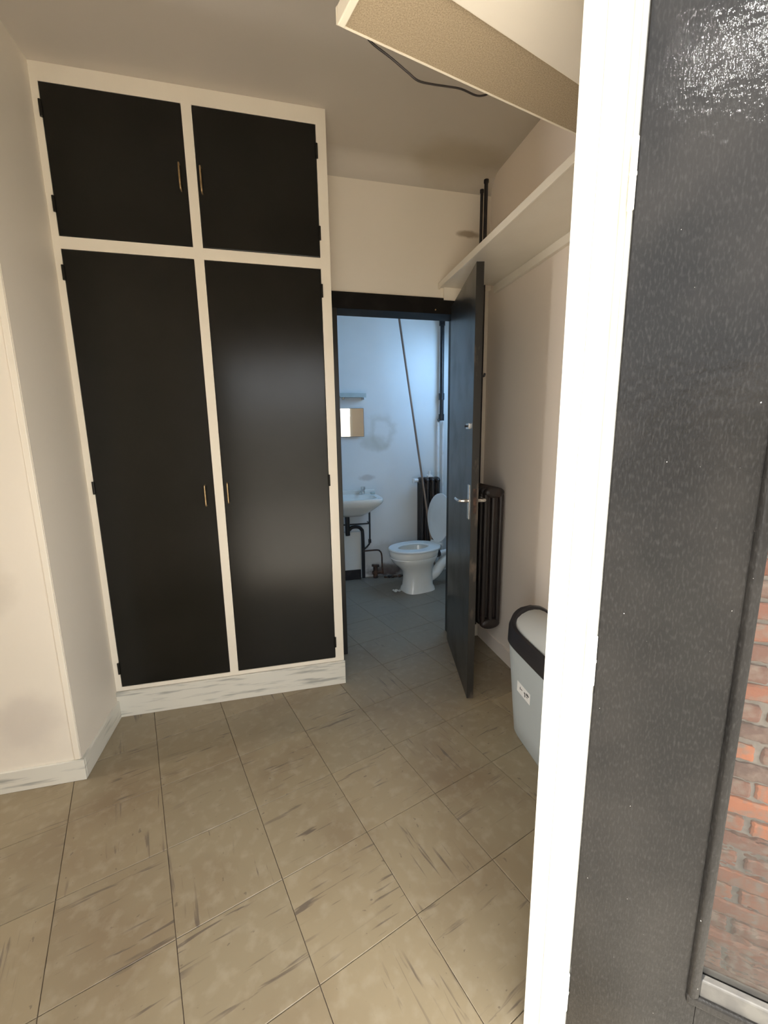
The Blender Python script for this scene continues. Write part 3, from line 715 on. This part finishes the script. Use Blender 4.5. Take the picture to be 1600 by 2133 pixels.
# bracket of the basin
bm = bmesh.new(); tube(bm, [(-0.18, -0.09, 0.555), (0.175, -0.09, 0.555)], 0.007, 8); tube(bm, [(0.175, -0.09, 0.555), (0.175, -0.09, 0.70)], 0.006, 8); tube(bm, [(0.175, -0.09, 0.555), (0.175, -0.001, 0.555)], 0.006, 8)
link('bracket', bm, M_pipe_b, sk, smooth=40)
bm = bmesh.new(); tube(bm, smooth_path([(-0.035, -0.10, 0.657), (-0.035, -0.10, 0.50), (-0.033, -0.10, 0.455)], 3), 0.022, 12)
tube(bm, smooth_path([(-0.02, -0.085, 0.50), (0.01, -0.08, 0.525), (0.065, -0.075, 0.525), (0.10, -0.07, 0.50), (0.113, -0.07, 0.44), (0.113, -0.07, 0.10), (0.113, -0.07, 0.02)], 5), 0.0165, 12)
for v in bm.verts: v.co += Vector((0.60, 3.87, 0.0))
tag(link('waste_pipe', bm, M_pipe_b, smooth=50), 'black bent waste pipe under the basin', 'pipe')
bm = bmesh.new(); tube(bm, smooth_path([(0.185, -0.06, 0.70), (0.185, -0.06, 0.60), (0.182, -0.06, 0.38), (0.165, -0.05, 0.33), (0.125, -0.045, 0.29)], 5), 0.008, 10)
tube(bm, [(0.182, -0.06, 0.36), (0.182, -0.06, 0.395)], 0.014, 10)
for v in bm.verts: v.co += Vector((0.60, 3.87, 0.0))
tag(link('supply_pipe', bm, M_pipe_b, smooth=50), 'thin dark supply pipe hanging from the right side of the basin', 'pipe')
bm = bmesh.new(); tube(bm, smooth_path([(0.13, -0.035, 0.275), (0.25, -0.035, 0.275), (0.285, -0.035, 0.262), (0.303, -0.035, 0.22), (0.306, -0.035, 0.11), (0.315, -0.035, 0.03)], 4), 0.0075, 10)
for v in bm.verts: v.co += Vector((0.60, 3.87, 0.0))
tag(link('copper_pipe', bm, M_rust, smooth=50), 'thin brown pipe along the bathroom wall between sink and toilet', 'pipe')
# white box under the basin on a black plinth
bxr = empty('cabinet', (0.62, 3.831, 0)); tag(bxr, 'small white box on a black plinth under the basin', 'cabinet')
box('box_body', -0.16, 0.075, -0.010, 0.038, 0.098, 0.47, M_ceramic, bxr, 0.004)
box('plinth', -0.17, 0.072, -0.012, 0.038, 0.001, 0.096, M_pipe_b, bxr, 0.002)
# rusty fittings and crumbled plaster at the wall foot
rf = empty('rusty_valve', (0.835, 3.82, 0)); tag(rf, 'rusty valve at the wall foot beside the basin pipe', 'valve')
bm = bmesh.new(); tube(bm, [(0, 0, 0.001), (0, 0, 0.115)], 0.022, 10); tube(bm, [(-0.03, 0, 0.055), (0.065, 0, 0.055)], 0.018, 10); link('body', bm, M_rust, rf, smooth=40)
bm = bmesh.new(); tube(bm, [(-0.035, -0.005, 0.13), (0.035, -0.005, 0.12)], 0.012, 10); tube(bm, [(0, 0, 0.11), (0, 0, 0.13)], 0.008, 8); link('handle', bm, M_rust, rf, smooth=40)
rng = random.Random(3)
for k in range(9):
    bm = bmesh.new(); s = rng.uniform(0.012, 0.03)
    bmesh.ops.create_icosphere(bm, subdivisions=2, radius=s)
    for v in bm.verts: v.co *= rng.uniform(0.75, 1.15); v.co.z *= 0.6
    zmin = min(v.co.z for v in bm.verts)
    x, y = 0.93+k*0.034+rng.uniform(-.005, .005), 3.80+rng.uniform(-0.05, 0.03)
    for v in bm.verts: v.co += Vector((x, y, -zmin))
    tag(link('rubble', bm, M_rust, smooth=40), 'dark crumb of rubble at the wall foot behind the toilet', 'rubble', 'rubble at the foot of the bathroom wall')
# scrap of paper by the pan
bm = bmesh.new(); rng = random.Random(5)
g = [[bm.verts.new((0.90+i*0.012+rng.uniform(-.003, .003), 3.385+j*0.012, 0.0015+rng.uniform(0, 0.014))) for j in range(5)] for i in range(7)]
for i in range(6):
    for j in range(4): bm.faces.new((g[i][j], g[i+1][j], g[i+1][j+1], g[i][j+1]))
ps = link('paper_scrap', bm, M_paper); so = ps.modifiers.new('s', 'SOLIDIFY'); so.thickness = 0.001; tag(ps, 'crumpled white scrap of paper on the floor by the toilet foot', 'paper')

# mirror and glass shelf
mr = empty('mirror', (0.65, 3.852, 1.36), math.radians(-6)); tag(mr, 'small rectangular mirror above the basin', 'mirror')
box('back_plate', -0.107, 0.107, -0.006, 0.0, 0.0, 0.255, M_pipe_b, mr)
box('mirror_glass', -0.105, 0.105, -0.009, -0.0065, 0.002, 0.253, M_mirror, mr, 0.0008)
gs = empty('glass_shelf', (0.66, 3.868, 1.70)); tag(gs, 'narrow greenish glass shelf on the wall above the mirror', 'shelf')
box('plate', -0.125, 0.110, -0.09, -0.002, 0.010, 0.018, M_gshelf, gs, 0.001)
box('front_rail', -0.125, 0.110, -0.094, -0.0905, 0.004, 0.040, M_gshelf, gs, 0.001)
for x in (-0.09, 0.09): box('bracket', x-0.008, x+0.008, -0.06, -0.0005, -0.012, 0.0095, M_chrome, gs, 0.001)

# ------------------------------------------------------------------ swing bin
bn = empty('swing_bin', (1.066, 1.380, 0), math.radians(-4)); tag(bn, 'grey plastic swing bin with dark rim and pale lid in the right corner', 'bin')
def brr(z, rx, ry, e=5.5): return sring(0, 0, z, rx, ry, e, 48)
bm = bmesh.new(); loft(bm, [brr(0.001, 0.092, 0.195), brr(0.006, 0.096, 0.200), brr(0.10, 0.103, 0.208), brr(0.455, 0.128, 0.236), brr(0.456, 0.124, 0.232)])
link('body', bm, M_binb, bn, smooth=50)
bm = bmesh.new()
def rim(z, rx, ry, lift, e=4.6):
    out = []
    for x, y, zz_ in sring(0, 0, z, rx, ry, e, 64):
        out.append((x, y, zz_ + lift*(1-min(1, (abs(x)/rx))**2.2)))
    return out
loft(bm, [rim(0.440, 0.131, 0.240, 0.0), rim(0.442, 0.136, 0.245, 0.0), rim(0.500, 0.134, 0.243, 0.045), rim(0.515, 0.126, 0.236, 0.070), rim(0.517, 0.112, 0.218, 0.068), rim(0.500, 0.106, 0.205, 0.060)], close_top=False, close_bot=False)
link('rim', bm, M_binr, bn, smooth=50)
bm = bmesh.new(); rings = []
for k in range(13):
    t = -1+2*k/12; x = 0.107*math.sin(t*math.pi/2)
    zt = 0.506+0.070*(1-abs(x/0.107)**2.2)
    hw = 0.208*(1-0.22*abs(t)**6)
    rings.append([(x, -hw, zt-0.004), (x, -hw*0.96, zt+0.002), (x, 0, zt+0.008), (x, hw*0.96, zt+0.002), (x, hw, zt-0.004), (x, hw, zt-0.012), (x, -hw, zt-0.012)])
loft(bm, rings); link('flap', bm, M_binl, bn, smooth=60)
st = box('sticker', -0.1185, -0.1175, -0.008, 0.102, 0.252, 0.300, M_sticker, bn)
st.rotation_euler = (0, 0, 0)
def face_strip(parent, y0, y1, z0, z1):
    return (y0, y1, z0, z1)
bm = bmesh.new()
for (y0, y1, z0, z1) in ((0.078, 0.084, 0.283, 0.302), (0.084, 0.090, 0.296, 0.302), (0.050, 0.054, 0.300, 0.306), (0.056, 0.072, 0.298, 0.308), (0.060, 0.070, 0.290, 0.294), (0.105, 0.118, 0.296, 0.300), (0.122, 0.126, 0.292, 0.304)):
    bbox(bm, -0.1191, -0.1184, y0-0.048, y1-0.048, z0-0.020, z1-0.020)
link('print', bm, M_ink, st)
for o_ in (st,):
    for v in o_.data.vertices: pass
